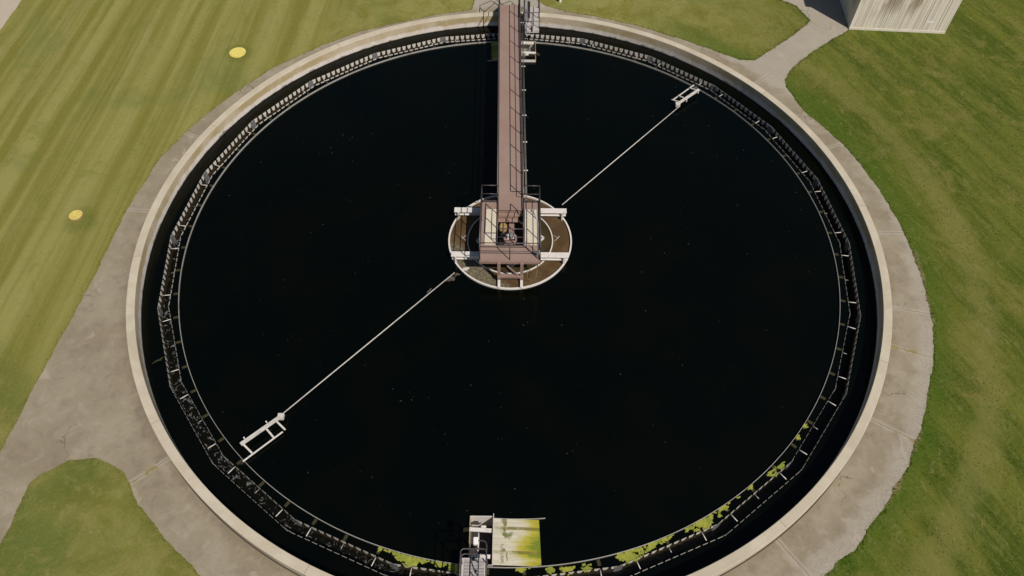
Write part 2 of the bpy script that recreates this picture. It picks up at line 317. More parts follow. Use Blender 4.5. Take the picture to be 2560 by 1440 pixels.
MAT = dict(
    corner=worn('slate_grey_plate', (0.15, 0.155, 0.165), (0.10, 0.10, 0.105), 2.0, 0.5, 0, (0.45, 0.7), 20, 0.1, 0.4),
    lawn=m_lawn(), blade=m_blade(), pave=m_pavement(), wall=m_wall(), water=m_water(), launder=m_launder(), sludge=m_sludge(),
    weir=m_weir(), beach=m_beach(), siding=m_siding(), road=m_road(), algae=m_algae(),
    deck=worn("faded_maroon_deck", (0.262, 0.176, 0.143), (0.290, 0.204, 0.172), 0.9, 0.75, 0, (0.35, 0.65), 30, 0.1, 0.25),
    maroon=worn("maroon_steel", (0.275, 0.185, 0.150), (0.23, 0.15, 0.12), 2.0, 0.6, 0, (0.4, 0.7), 30, 0.1, 0.3),
    rail=worn("dark_bronze_rail", (0.055, 0.046, 0.052), (0.09, 0.075, 0.075), 6.0, 0.4, 0.1, (0.4, 0.7), 30, 0.05, 0.5),
    girder=worn("dark_girder", (0.06, 0.048, 0.05), (0.085, 0.065, 0.06), 3.0, 0.6, 0.0, (0.4, 0.7), 30, 0.1, 0.4),
    white=worn("white_painted_steel", (0.64, 0.60, 0.56), (0.50, 0.46, 0.41), 3.0, 0.5, 0, (0.5, 0.75), 25, 0.1, 0.4),
    greyplate=worn("grey_plate", (0.36, 0.345, 0.315), (0.26, 0.24, 0.205), 2.0, 0.55, 0, (0.45, 0.7), 20, 0.1, 0.4),
    galv=worn("galvanised_pipe", (0.42, 0.41, 0.42), (0.28, 0.27, 0.27), 5.0, 0.4, 0.5, (0.4, 0.7), 30, 0.05, 0.5),
    conduit=worn("dull_conduit", (0.20, 0.18, 0.165), (0.12, 0.105, 0.10), 5.0, 0.45, 0.3, (0.4, 0.7), 30, 0.05, 0.5),
    cream=worn("cream_hatch", (0.56, 0.49, 0.40), (0.60, 0.55, 0.40), 1.4, 0.6, 0, (0.45, 0.6), 60, 0.1, 0.3),
    grating=worn("pale_grating", (0.56, 0.52, 0.50), (0.46, 0.42, 0.40), 3.0, 0.55, 0.1, (0.4, 0.7), 30, 0.1, 0.4),
    yellow=worn("yellow_cover_paint", (0.68, 0.57, 0.14), (0.56, 0.47, 0.15), 4.0, 0.65, 0, (0.5, 0.75), 25, 0.3, 0.3),
    dim_slime=worn("dimmed_slime", (0.040, 0.036, 0.014), (0.022, 0.021, 0.009), 4.0, 0.7, 0, (0.4, 0.7), 30, 0.1, 0.2),  # slime colour, kept dark for brackets seen dim through the water
    wood=worn("bleached_board", (0.54, 0.515, 0.475), (0.42, 0.385, 0.34), 6.0, 0.8, 0, (0.4, 0.7), 50, 0.3, 0.2),
    ochre=worn("ochre_cover", (0.34, 0.225, 0.10), (0.25, 0.16, 0.08), 5.0, 0.6, 0, (0.4, 0.7), 30, 0.1, 0.3),
    scum=worn("grey_brown_scum", (0.105, 0.082, 0.068), (0.060, 0.046, 0.036), 6.0, 0.85, 0, (0.4, 0.65), 30, 0.6, 0.1),
    darkmetal=worn("dark_machine", (0.03, 0.03, 0.032), (0.05, 0.045, 0.042), 6.0, 0.5, 0.2, (0.4, 0.7), 30, 0.1, 0.4),
    lid=worn("white_enamel", (0.78, 0.76, 0.74), (0.62, 0.60, 0.57), 4.0, 0.35, 0, (0.55, 0.8), 25, 0.05, 0.5),
    fleck=worn('drab_fleck', (0.065, 0.06, 0.055), (0.035, 0.03, 0.026), 2.0, 0.8, 0, (0.45, 0.6), 20, 0.2, 0.2),
    rust=worn("ochre_stained_steel", (0.30, 0.225, 0.10), (0.42, 0.36, 0.26), 3.5, 0.7, 0, (0.4, 0.6), 20, 0.2, 0.2),
)

# ------------------------------------------------------------------ mesh helpers
class MB:
    def __init__(s): s.b = bmesh.new()
    def box(s, x0, x1, y0, y1, z0, z1, bevel=0.0):
        vs = [s.b.verts.new((x, y, z)) for x in (x0, x1) for y in (y0, y1) for z in (z0, z1)]
        fs = [s.b.faces.new([vs[i] for i in q]) for q in ((0, 1, 3, 2), (4, 6, 7, 5), (0, 4, 5, 1), (2, 3, 7, 6), (0, 2, 6, 4), (1, 5, 7, 3))]
        if bevel:
            bmesh.ops.bevel(s.b, geom=list({e for f in fs for e in f.edges}), offset=bevel, segments=2, affect='EDGES')
        return s
    def bar(s, a, b, wd, ht, up=(0, 0, 1)):          # rectangular bar from a to b
        a = Vector(a); b = Vector(b); d = (b - a).normalized(); up = Vector(up)
        if abs(d.dot(up)) > 0.95: up = Vector((0, 1, 0))
        sx = d.cross(up).normalized() * wd / 2; sz = sx.cross(d).normalized() * ht / 2
        vs = [s.b.verts.new(p + i * sx + j * sz) for p in (a, b) for i, j in ((-1, -1), (1, -1), (1, 1), (-1, 1))]
        for q in ((3, 2, 1, 0), (4, 5, 6, 7), (0, 1, 5, 4), (1, 2, 6, 5), (2, 3, 7, 6), (3, 0, 4, 7)): s.b.faces.new([vs[i] for i in q])
        return s
    def tube(s, pts, r, n=8, cap=True):
        pts = [Vector(p) for p in pts]; rings = []
        ref = Vector((0, 0, 1)) if abs((pts[1] - pts[0]).normalized().z) < 0.9 else Vector((1, 0, 0))
        for i, p in enumerate(pts):
            if i == 0: d = pts[1] - p
            elif i == len(pts) - 1: d = p - pts[i - 1]
            else: d = (pts[i + 1] - p).normalized() + (p - pts[i - 1]).normalized()
            d.normalize(); u = ref - d * ref.dot(d)
            if u.length < 0.05: u = Vector((0, 1, 0)) - d * d.y
            u.normalize(); v = d.cross(u); ref = u
            rr = r[i] if isinstance(r, (list, tuple)) else r
            rings.append([s.b.verts.new(p + rr * (math.cos(2 * PI * k / n) * u + math.sin(2 * PI * k / n) * v)) for k in range(n)])
        for A, B in zip(rings, rings[1:]):
            for k in range(n): s.b.faces.new([A[k], A[(k + 1) % n], B[(k + 1) % n], B[k]]).smooth = True
        if cap:
            s.b.faces.new(rings[0][::-1]); s.b.faces.new(rings[-1])
        return s
    def cyl(s, c, r, z0, z1, n=24, r1=None):
        r1 = r if r1 is None else r1
        A = [s.b.verts.new((c[0] + r * math.cos(2 * PI * k / n), c[1] + r * math.sin(2 * PI * k / n), z0)) for k in range(n)]
        B = [s.b.verts.new((c[0] + r1 * math.cos(2 * PI * k / n), c[1] + r1 * math.sin(2 * PI * k / n), z1)) for k in range(n)]
        for k in range(n): s.b.faces.new([A[k], A[(k + 1) % n], B[(k + 1) % n], B[k]])
        s.b.faces.new(A[::-1]); s.b.faces.new(B)
        return s
    def ring(s, ri, ro, z0, z1, n=192, c=(0, 0), a0=0.0, a1=2 * PI):
        full = abs(a1 - a0 - 2 * PI) < 1e-6; m = n if full else n + 1
        V = []
        for k in range(m):
            a = a0 + (a1 - a0) * k / n; ca, sa = math.cos(a), math.sin(a)
            V.append([s.b.verts.new((c[0] + r * ca, c[1] + r * sa, z)) for r, z in ((ri, z0), (ro, z0), (ro, z1), (ri, z1))])
        for k in range(n):
            A, B = V[k], V[(k + 1) % m]
            for j in range(4): s.b.faces.new([A[j], A[(j + 1) % 4], B[(j + 1) % 4], B[j]])
        if not full:
            s.b.faces.new(V[0]); s.b.faces.new(V[-1][::-1])
        return s
    def prism(s, poly, z0, z1):
        A = [s.b.verts.new((p[0], p[1], z0)) for p in poly]; B = [s.b.verts.new((p[0], p[1], z1)) for p in poly]
        n = len(poly)
        for k in range(n): s.b.faces.new([A[k], A[(k + 1) % n], B[(k + 1) % n], B[k]])
        s.b.faces.new(A[::-1]); s.b.faces.new(B); return s
    def build(s, name, mat, parent=None, smooth=False):
        bmesh.ops.recalc_face_normals(s.b, faces=s.b.faces[:])
        me = bpy.data.meshes.new(name); s.b.to_mesh(me); s.b.free()
        me.materials.append(MAT[mat] if isinstance(mat, str) else mat)
        if smooth: me.polygons.foreach_set('use_smooth', [True] * len(me.polygons))
        o = bpy.data.objects.new(name, me); COL.objects.link(o)
        if parent is not None: o.parent = parent
        return o

def raw(name, verts, faces, mat, parent=None):
    me = bpy.data.meshes.new(name); me.from_pydata(verts, [], faces); me.update(); me.materials.append(MAT[mat])
    o = bpy.data.objects.new(name, me); COL.objects.link(o)
    if parent is not None: o.parent = parent
    return o
def tag(o, label=None, cat=None, group=None, kind=None):
    if label: o['label'] = label
    if cat: o['category'] = cat
    if group: o['group'] = group
    if kind: o['kind'] = kind
    return o
def thing(name, loc=(0, 0, 0), rz=0.0):
    o = bpy.data.objects.new(name, None); COL.objects.link(o); o.location = loc; o.rotation_euler = (0, 0, rz); o.empty_display_size = 0.3
    return o
def copy_tree(o, parent=None):
    c = o.copy(); COL.objects.link(c); c.parent = parent
    for ch in [k for k in bpy.data.objects if k.parent == o]: copy_tree(ch, c)
    return c

# ------------------------------------------------------------------ pavement outline (plan, metres)
LEFT = [(-2.2, 17.68), (-2.32, 16.71), (-4.1, 16.27), (-6.27, 15.48), (-8.39, 14.61), (-10.3, 13.3), (-11.75, 12.1), (-12.81, 11.11), (-14.06, 9.4), (-15.05, 7.88), (-15.82, 6.42), (-16.57, 4.65), (-16.82, 3.19), (-17.11, 1.65), (-17.2, 0.4), (-17.26, -0.46), (-17.33, -2.05), (-17.48, -3.33), (-17.6, -4.76), (-17.75, -6.32), (-17.91, -7.68), (-17.97, -8.92), (-18.12, -10.17), (-18.9, -16), (-20.2, -26), (-18.5, -26), (-17.2, -16), (-16.8, -13.45)]
ISL = [(-16.69, -12.84), (-16.68, -12.07), (-16.61, -11.27), (-16.24, -10.93), (-15.57, -10.44), (-14.63, -10.36), (-13.89, -10.68), (-13.51, -10.9), (-13.11, -11.33), (-12.64, -12.03), (-12.08, -12.53), (-11.44, -13.19), (-10.75, -13.72), (-9.95, -14.34)]
TRI = [(1.31, 17.74), (1.87, 17.17), (2.65, 16.8), (3.32, 16.55), (4.88, 16.15), (7.05, 15.31), (9.14, 14.26), (10.75, 13.31), (12.12, 12.48), (12.85, 12.43), (14.78, 14.08), (15.4, 14.66), (16.34, 15.62), (16.65, 16.03), (16.51, 16.59), (16.15, 17.46), (15.53, 17.96), (15.0, 19.0)]
RIGHT = [(18.55, 15.2), (18.29, 15.03), (17.47, 14.37), (16.63, 13.69), (15.31, 12.47), (14.57, 11.59), (14.18, 10.9), (14.12, 10.29), (14.41, 9.21), (14.68, 8.43), (15.02, 7.87), (15.38, 7.25), (15.99, 6.09), (16.49, 4.74), (16.89, 3.3), (17.19, 1.73), (17.3, 0.55), (17.36, -0.86), (17.29, -2.2), (17.1, -4.08), (16.75, -5.3), (16.45, -6.2), (16.05, -7.1), (15.39, -8.45), (14.9, -9.27), (14.17, -10.43), (12.74, -12.13), (11.61, -13.26), (10.69, -13.99)]
outline = RIGHT[::-1] + [(18.75, 17.5), (19.4, 30), (14.6, 30)] + TRI[::-1] + [(1.25, 30), (-2.2, 30)] + LEFT + ISL
a0 = math.degrees(math.atan2(-14.34, -9.95)) % 360; a1 = 360 + math.degrees(math.atan2(-13.99, 10.69))
k = a0 + 3
while k < a1 - 2:
    outline.append((17.52 * math.cos(math.radians(k)), 17.52 * math.sin(math.radians(k)))); k += 3
fineo = []
for i, p in enumerate(outline):
    q = outline[(i + 1) % len(outline)]; L = math.dist(p, q); n = max(1, int(L / 0.11))
    nx, ny = -(q[1] - p[1]) / L, (q[0] - p[0]) / L
    for j in range(n):
        t_ = j / n; X = p[0] + (q[0] - p[0]) * t_; Y = p[1] + (q[1] - p[1]) * t_
        amp = 0.075 if X > 9 and Y < 2 else 0.055
        d = amp * (mnoise.noise(Vector((X * 1.4, Y * 1.4, 3))) + 0.8 * mnoise.noise(Vector((X * 5, Y * 5, 9))))
        fineo.append((X + nx * d, Y + ny * d))
def inside(x, y):
    if x * x + y * y < 15.8 ** 2: return True
    c = False; j = len(fineo) - 1
    for i in range(len(fineo)):
        a, b = fineo[i], fineo[j]
        if (a[1] > y) != (b[1] > y) and x < (b[0] - a[0]) * (y - a[1]) / (b[1] - a[1]) + a[0]: c = not c
        j = i
    return c
bm = bmesh.new()
ov = [bm.verts.new((p[0], p[1], ZP)) for p in fineo]
iv = [bm.verts.new((15.75 * math.cos(2 * PI * k / 240), 15.75 * math.sin(2 * PI * k / 240), ZP)) for k in range(240)]
ed = [bm.edges.new((ov[i], ov[(i + 1) % len(ov)])) for i in range(len(ov))] + [bm.edges.new((iv[i], iv[(i + 1) % 240])) for i in range(240)]
bmesh.ops.triangle_fill(bm, edges=ed, use_beauty=True)
g = bmesh.ops.extrude_edge_only(bm, edges=[e for e in ed if e.is_valid][:len(ov)])
for v in g['geom']:
    if isinstance(v, bmesh.types.BMVert): v.co.z = ZG - 0.05
bmesh.ops.recalc_face_normals(bm, faces=bm.faces[:])
me = bpy.data.meshes.new("pavement"); bm.to_mesh(me); bm.free(); me.materials.append(MAT['pave'])
po = bpy.data.objects.new("pavement", me); COL.objects.link(po); tag(po, kind='structure')

# lawn: a polar sheet round the tank reaching the horizon, gently uneven
rs = [15.72, 16.5, 17.5, 18.5, 20, 22, 24, 27, 30, 35, 42, 55, 80, 130, 250, 700]
V, F_ = [], []
for r in rs:
    for k in range(160):
        a = 2 * PI * k / 160; V.append((r * math.cos(a), r * math.sin(a), ZG - (0.0 if r < 40 else 0.02)))
for i in range(len(rs) - 1):
    for k in range(160):
        F_.append((i * 160 + k, (i + 1) * 160 + k, (i + 1) * 160 + (k + 1) % 160, i * 160 + (k + 1) % 160))
tag(raw("lawn", V, F_, 'lawn'), kind='structure')

# road in the far corner
m = MB()
ed1 = []
y = -40.0
while y < 90:
    ed1.append((-28.05 + 0.02 * (y - 15) + 0.08 * mnoise.noise(Vector((y * 1.3, 0, 0))), y)); y += 0.4
m.prism(ed1 + [(-34, 90), (-34, -40)], ZG - 0.02, ZG + 0.012)
tag(m.build("road", 'road'), kind='structure')

# ------------------------------------------------------------------ grass blades (uncountable)
import array
bv, bf = [], []
rnd = random.random
def blade(x, y, h, n=3):
    for _ in range(n):
        a = rnd() * 2 * PI; w_ = 0.012 + 0.012 * rnd(); lx = (rnd() - 0.5) * h * 1.3; ly = (rnd() - 0.5) * h * 1.3
        px, py = x + (rnd() - 0.5) * 0.10, y + (rnd() - 0.5) * 0.10
        i = len(bv); dx, dy = w_ * math.cos(a), w_ * math.sin(a)
        bv.append((px - dx, py - dy, ZG - 0.01)); bv.append((px + dx, py + dy, ZG - 0.01)); bv.append((px + lx, py + ly, ZG + h * (0.5 + 0.6 * rnd())))
        bf.append((i, i + 1, i + 2))
for i in range(0, len(fineo)):                              # fringe along the slab edges
    p = fineo[i]
    if abs(p[1]) > 20: continue
    for _ in range(7):
        rr = abs(random.gauss(0, 0.10)); a = rnd() * 2 * PI
        X, Y = p[0] + rr * math.cos(a), p[1] + rr * math.sin(a)
        if rnd() < 0.75 and inside(X, Y) and rr > 0.035: continue
        blade(X, Y, 0.03 + 0.035 * rnd(), 3)
cnt = 0
while cnt < 34000:                                          # tufts across the lawn in view
    X = random.uniform(-30, 31); Y = random.uniform(-15, 20)
    rr = math.hypot(X, Y)
    if rr < 16.2 or (abs(X) > 17.5 + 0.38 * (Y + 14) + 1.5): continue
    if mnoise.noise(Vector((X * 0.9, Y * 0.9, 1))) < rnd() * 1.1 - 0.65: continue
    if rr < 18.6 or (X < -12 and Y < -9) or (X > 12 and Y > 8) or abs(X) < 3:
        if inside(X, Y): continue
    if 18.4 < X < 24 and Y > 14.8: continue
    blade(X, Y, 0.016 + 0.022 * rnd(), 3); cnt += 1
tag(raw("grass", bv, bf, 'blade'), kind='stuff')

# ------------------------------------------------------------------ tank wall and water
tw = MB().ring(R_IN, R_OUT, -3.0, ZWALL, 256).build("tank_wall", 'wall')
bv_ = tw.modifiers.new("edge", 'BEVEL'); bv_.width = 0.018; bv_.segments = 2; bv_.limit_method = 'ANGLE'
tag(tw, "round cream concrete tank wall with ochre stains inside, ringed by the pale slab path", "tank wall")
NSEG = 24; RO, RI = 14.83, 14.40           # corner radii of the 24-sided overflow trough
def corner(r, i): a = math.radians(15 * i); return (r * math.cos(a), r * math.sin(a))
def disc(name, outer, inner, z, mat):
    bm = bmesh.new(); e = []
    for loop in (outer, inner):
        if not loop: continue
        vs = [bm.verts.new((p[0], p[1], z)) for p in loop]; e += [bm.edges.new((vs[i], vs[(i + 1) % len(vs)])) for i in range(len(vs))]
    bmesh.ops.triangle_fill(bm, edges=e, use_beauty=True)
    for f in bm.faces:
        if f.normal.z < 0: f.normal_flip()
    me = bpy.data.meshes.new(name); bm.to_mesh(me); bm.free(); me.materials.append(MAT[mat])
    o = bpy.data.objects.new(name, me); COL.objects.link(o); return tag(o, kind='structure')
circ = lambda r, n=192: [(r * math.cos(2 * PI * k / n), r * math.sin(2 * PI * k / n)) for k in range(n)]
def boxpts(x0, x1, y0, y1): return [(x0, y0), (x1, y0), (x1, y1), (x0, y1)]
disc("water", circ(R_IN + 0.01), [corner(RO - 0.004, i) for i in range(NSEG)], ZW, 'water')
# main pool: ring between feed well and trough, with the two open scum boxes cut out
def pool():
    bm = bmesh.new(); e = []
    B1 = boxpts(-1.225, -0.445, -13.925, -12.33); B2 = [(-x, -y) for x, y in B1]
    for loop in ([corner(RI + 0.004, i) for i in range(NSEG)], circ(2.64, 96), B1, B2):
        vs = [bm.verts.new((p[0], p[1], ZW)) for p in loop]; e += [bm.edges.new((vs[i], vs[(i + 1) % len(vs)])) for i in range(len(vs))]
    bmesh.ops.triangle_fill(bm, edges=e, use_beauty=True)
    kill = [f for f in bm.faces if (lambda c: (abs(c.x) < 1.225 and abs(c.x) > 0.445 and 12.33 < abs(c.y) < 13.925 and c.x * c.y > 0) or math.hypot(c.x, c.y) < 2.6)(f.calc_center_median())]
    bmesh.ops.delete(bm, geom=kill, context='FACES_ONLY')
    for f in bm.faces:
        if f.normal.z < 0: f.normal_flip()
    me = bpy.data.meshes.new("water"); bm.to_mesh(me); bm.free(); me.materials.append(MAT['water'])
    o = bpy.data.objects.new("water", me); COL.objects.link(o); tag(o, kind='structure')
pool()
disc("water", [corner(RO - 0.004, i) for i in range(NSEG)], [corner(RI + 0.004, i) for i in range(NSEG)], -0.34, 'launder')
disc("water", circ(2.64, 96), None, ZW - 0.006, 'sludge')

# ------------------------------------------------------------------ overflow trough
tr = thing("overflow_trough")
tag(tr, "twenty-four sided steel overflow trough with notched weir plates just inside the tank wall", "weir trough")
def weir_mesh(L, th=0.009, zt=0.18, zb=-0.55):
    pitch = 0.285; n = int((L - 0.30) / pitch); prof = []
    x0 = -pitch * n / 2
    prof.append((-L / 2, zt))
    for i in range(n):
        xc = x0 + pitch * (i + 0.5) if n % 2 == 0 else x0 + pitch * (i + 0.5)
        prof += [(xc - 0.055, zt), (xc - 0.012, zt - 0.07), (xc + 0.012, zt - 0.07), (xc + 0.055, zt)]
    prof.append((L / 2, zt))
    bm = bmesh.new(); rows = []
    for yy in (-th / 2, th / 2):
        rows.append(([bm.verts.new((x, yy, z)) for x, z in prof], [bm.verts.new((x, yy, zb)) for x, z in prof]))
    for j in range(len(prof) - 1):
        for T, Bt in rows: bm.faces.new([T[j], T[j + 1], Bt[j + 1], Bt[j]])
        bm.faces.new([rows[0][0][j], rows[0][0][j + 1], rows[1][0][j + 1], rows[1][0][j]])
    for j in (0, len(prof) - 1):
        bm.faces.new([rows[0][0][j], rows[1][0][j], rows[1][1][j], rows[0][1][j]])
    bmesh.ops.recalc_face_normals(bm, faces=bm.faces[:])
    me = bpy.data.meshes.new("weir_plate"); bm.to_mesh(me); bm.free(); me.materials.append(MAT['weir']); return me
Lo = 2 * RO * math.sin(PI / 24); Li = 2 * RI * math.sin(PI / 24)
mo, mi = weir_mesh(Lo - 0.02), weir_mesh(Li - 0.02)
cp = MB().box(-0.13, 0.0, -0.012, 0.012, -0.5, 0.20).box(0.0, 0.13, -0.012, 0.012, -0.5, 0.20).b
cpm = None
def corner_plate(r, inward):
    b = MB()
    for sgn in (-1, 1):
        a = math.radians(7.5) * sgn
        d = Vector((-math.sin(a) * 1.0, math.cos(a), 0)) * 0.15 * sgn
        b.bar((r + inward * 0.016, 0, -0.17), (r + inward * 0.016 + d.x * sgn * sgn * (1 if sgn > 0 else 1), d.y, -0.17), 0.012, 0.66)
    return b
cp.free()
cpo = corner_plate(RO, -1).build("corner_plate", 'corner', tr); cpi = corner_plate(RI, 1).build("corner_plate", 'corner', tr)
strut_m = MB().tube([(RI + 0.02, 0, 0), (RO - 0.10, 0, 0)], 0.016, 6).build("strut", 'white', tr).data
strut_s = MB().tube([(RI + 0.02, 0, 0), (RI + 0.22, 0, 0)], 0.013, 6).build("strut_short", 'galv', tr).data; bpy.data.objects.remove(bpy.data.objects["strut_short"])
brk_m = MB().bar((14.03, 0, 0), (RI * 0.99 - 0.02, 0, 0), 0.11, 0.008).build("bracket", 'dim_slime', tr).data  # sunken bracket: its dimness under water is put into the dark colour
bpy.data.objects.remove(bpy.data.objects["strut"]); bpy.data.objects.remove(bpy.data.objects["bracket"])
def inst(name, me, parent, loc, rz):
    o = bpy.data.objects.new(name, me); COL.objects.link(o); o.parent = parent; o.location = loc; o.rotation_euler = (0, 0, rz); return o
for i in range(NSEG):
    am = math.radians(15 * i + 7.5)
    ro, ri = RO * math.cos(PI / 24), RI * math.cos(PI / 24)
    inst("weir_plate", mo, tr, (ro * math.cos(am), ro * math.sin(am), 0), am + PI / 2)
    inst("weir_plate", mi, tr, (ri * math.cos(am), ri * math.sin(am), 0), am + PI / 2)
    if i:
        inst("corner_plate", cpo.data, tr, (0, 0, 0), math.radians(15 * i)); inst("corner_plate", cpi.data, tr, (0, 0, 0), math.radians(15 * i))
    for j, off in enumerate((-1.25, 0.0, 1.25)):
        # struts and brackets run square to the straight plates
        tx, ty = -math.sin(am), math.cos(am)
        sh = ri - RI
        zz = 0.10 if j != 1 else -0.02
        inst("strut", strut_m if j != 1 else strut_s, tr, (tx * off + sh * math.cos(am), ty * off + sh * math.sin(am), zz), am)
        ang = am + (off / 14.2)
        o = inst("bracket", brk_m, tr, (0, 0, ZW + 0.004), ang)
disc_f = MB().ring(RI - 0.2, RO - 0.02, -0.75, -0.70, 96).build("trough_floor", 'darkmetal', tr)

# scum baffle
sb = MB().ring(13.99, 14.005, -0.4, 0.20, 256).build("scum_baffle", 'greyplate')
tag(sb, "thin circular grey scum baffle ring standing out of the dark water inside the trough", "scum baffle")

# ------------------------------------------------------------------ feed well (centre)
fw = thing("feed_well"); tag(fw, "white ring-shaped feed well full of brown water at the tank centre", "feed well")
MB().ring(2.63, 2.695, -0.6, 0.20, 128).build("outer_ring", 'white', fw)
MB().ring(1.83, 1.875, -0.6, 0.165, 96).build("inner_ring", 'white', fw)
for yc in (1.30, -1.20):
    b = MB().box(-2.48, 2.48, yc - 0.14, yc + 0.14, 0.60, 0.62).box(-2.46, 2.46, yc - 0.012, yc + 0.012, 0.36, 0.60).box(-2.46, 2.46, yc - 0.07, yc + 0.07, 0.335, 0.355)
    b.build("support_beam", 'white', fw)
for sx in (-1, 1):
    for yc in (1.30, -1.20):
        MB().box(sx * 2.30 - 0.035, sx * 2.30 + 0.035, yc - 0.145, yc - 0.085, 0.15, 0.598).build("beam_bracket", 'white', fw)
for x in (-0.44, 0.50):
    MB().box(x - 0.055, x + 0.055, -2.67, -2.295, 0.19, 0.27).build("support_stub", 'white', fw)
for ang in (178, 3, 262, 96):
    a = math.radians(ang); c, s_ = math.cos(a), math.sin(a)
    b = MB()
    for da in (-0.09, 0.09):
        b.bar((1.92 * math.cos(a + da), 1.92 * math.sin(a + da), 0.16), (2.08 * c, 2.08 * s_, 0.15), 0.012, 0.02)
    b.bar((2.06 * math.cos(a) - 0.10 * s_, 2.06 * math.sin(a) - 0.02, 0.15), (2.16 * c + 0.04 * s_, 2.16 * s_ + 0.12, 0.15), 0.022, 0.02)
    b.build("ring_brace", 'wood', fw)

# rotating cage below the drive: white square angle frame round a dark column
cg = thing("rotating_cage", (0, 0, 0), math.radians(4)); tag(cg, "square cage of white angle bars around the centre column under the platform", "cage")
hd = 1.47
pts = [(hd, 0), (0, hd), (-hd, 0), (0, -hd)]
for i in range(4):
    p, q = pts[i], pts[(i + 1) % 4]
    MB().bar((p[0], p[1], 0.17), (q[0], q[1], 0.17), 0.07, 0.06).build("frame_bar", 'white', cg)
MB().cyl((0, 0), 0.42, -1.0, 0.55, 32).build("column", 'darkmetal', cg)

# ------------------------------------------------------------------ bridge and platform
BR = thing("access_bridge", (0.0, 0.0, 0.0), 0.0)
tag(BR, "long maroon-decked walkway bridge with dark railings running from the far wall to the centre platform", "bridge")
SL = -0.0137                                        # the bridge runs very slightly west of north
def bx(x, y): return x + SL * (y - 0.6)
Y1 = 15.52
def strip(x0, x1, ya, yb, z0, z1): return [(bx(x0, ya), ya), (bx(x1, ya), ya), (bx(x1, yb), yb), (bx(x0, yb), yb)]
MB().prism(strip(-0.52, 0.52, 0.62, Y1, 0, 0), ZD - 0.03, ZD).build("deck", 'deck', BR)
for sx in (-1, 1):
    m = MB().prism(strip(sx * 0.53 - 0.03, sx * 0.53 + 0.03, 0.62, Y1, 0, 0), ZD - 0.50, ZD + 0.004 + 0.07)
    m.build("girder", 'girder', BR)
yy = 1.6
while yy < 15.3:
    MB().box(bx(-0.49, yy), bx(0.49, yy), yy - 0.04, yy + 0.04, ZD - 0.2, ZD - 0.034).build("cross_bearer", 'girder', BR); yy += 1.85
def railing(pts, posts, parent, z0=ZD, h=1.07, mat='rail', r=0.021, endcaps=False, name="railing"):
    o = MB().tube([(x, y, z0 + h) for x, y in pts], r, 8).build(name, mat, parent)
    MB().tube([(x, y, z0 + h * 0.52) for x, y in pts], r * 0.85, 8).build("mid_rail", mat, o)
    for x, y in posts: MB().tube([(x, y, z0 - 0.04), (x, y, z0 + h)], r, 8).build("post", mat, o)
    return o
ys = [2.72 + 1.29 * i for i in range(-1, 10)]
for sx in (-1, 1):
    X = 0.55
    railing([(bx(sx * X, 1.05), 1.05), (bx(sx * X, Y1), Y1)], [(bx(sx * X, y), y) for y in ys if 1.2 < y < 15.4] + [(bx(sx * X, Y1), Y1)], BR)
# platform deck pieces (U shape around the drive opening)
MB().box(-1.21, 1.22, -2.12, -1.36, ZD - 0.03, ZD).build("platform_deck", 'deck', BR)
for x0, x1 in ((-1.21, -0.56), (0.57, 1.22)):
    MB().box(x0, x1, -1.36, 1.05, ZD - 0.03, ZD + 0.0005).build("platform_deck", 'deck', BR)
MB().box(-1.06, -0.60, -1.33, 0.62, ZD + 0.003, ZD + 0.045, 0.008).build("hatch_cover", 'cream', BR)
MB().box(0.62, 1.12, -1.33, 0.62, ZD + 0.003, ZD + 0.045, 0.008).build("hatch_cover", 'cream', BR)
# platform frame: outer channels and opening rim
MB().box(-1.24, 1.25, -2.20, -2.125, ZD - 0.15, ZD - 0.01).build("edge_beam", 'maroon', BR)
MB().box(-1.24, -0.60, 1.06, 1.10, ZD - 0.26, ZD + 0.08).build("edge_beam", 'girder', BR)
MB().box(0.60, 1.24, 1.06, 1.10, ZD - 0.26, ZD + 0.08).build("edge_beam", 'girder', BR)
for x in (-1.232, 1.242): MB().box(x - 0.02, x + 0.02, -2.12, 1.10, ZD - 0.26, ZD + 0.09).build("edge_beam", 'girder', BR)
for x in (-0.545, 0.555): MB().box(x - 0.012, x + 0.012, -1.35, 0.60, ZD - 0.5, ZD + 0.08).build("opening_rim", 'girder', BR)
MB().box(-0.53, 0.53, -1.375, -1.35, ZD - 0.4, ZD + 0.05).build("opening_rim", 'girder', BR)
# railings round the platform
railing([(-1.215, 1.03), (-1.215, -2.10)], [(-1.215, 1.03), (-1.215, -0.05), (-1.215, -1.1), (-1.215, -2.10)], BR)
railing([(1.225, 1.03), (1.225, -2.10)], [(1.225, 1.03), (1.225, -0.05), (1.225, -1.1), (1.225, -2.10)], BR)
railing([(-1.215, -2.10), (1.225, -2.10)], [(0.0, -2.10)], BR)
railing([(-1.215, 1.03), (-0.57, 1.03)], [], BR); railing([(0.57, 1.03), (1.225, 1.03)], [], BR)
railing([(-0.52, 0.30), (-0.52, -1.36)], [(-0.52, 0.30), (-0.52, -0.5), (-0.52, -1.36)], BR)
railing([(0.55, 0.30), (0.55, -1.36)], [(0.55, 0.30), (0.55, -0.5), (0.55, -1.36)], BR)
railing([(-0.52, -1.36), (0.55, -1.36)], [], BR, name="guard_rail")
# steps down into the drive opening
MB().box(-0.53, 0.44, 0.43, 0.60, ZD - 0.20, ZD - 0.17).box(-0.53, 0.44, 0.585, 0.60, ZD - 0.17, ZD - 0.03).build("step", 'maroon', BR)
MB().box(-0.53, 0.34, 0.24, 0.43, ZD - 0.37, ZD - 0.34).box(-0.53, 0.34, 0.415, 0.43, ZD - 0.34, ZD - 0.20).build("step", 'maroon', BR)
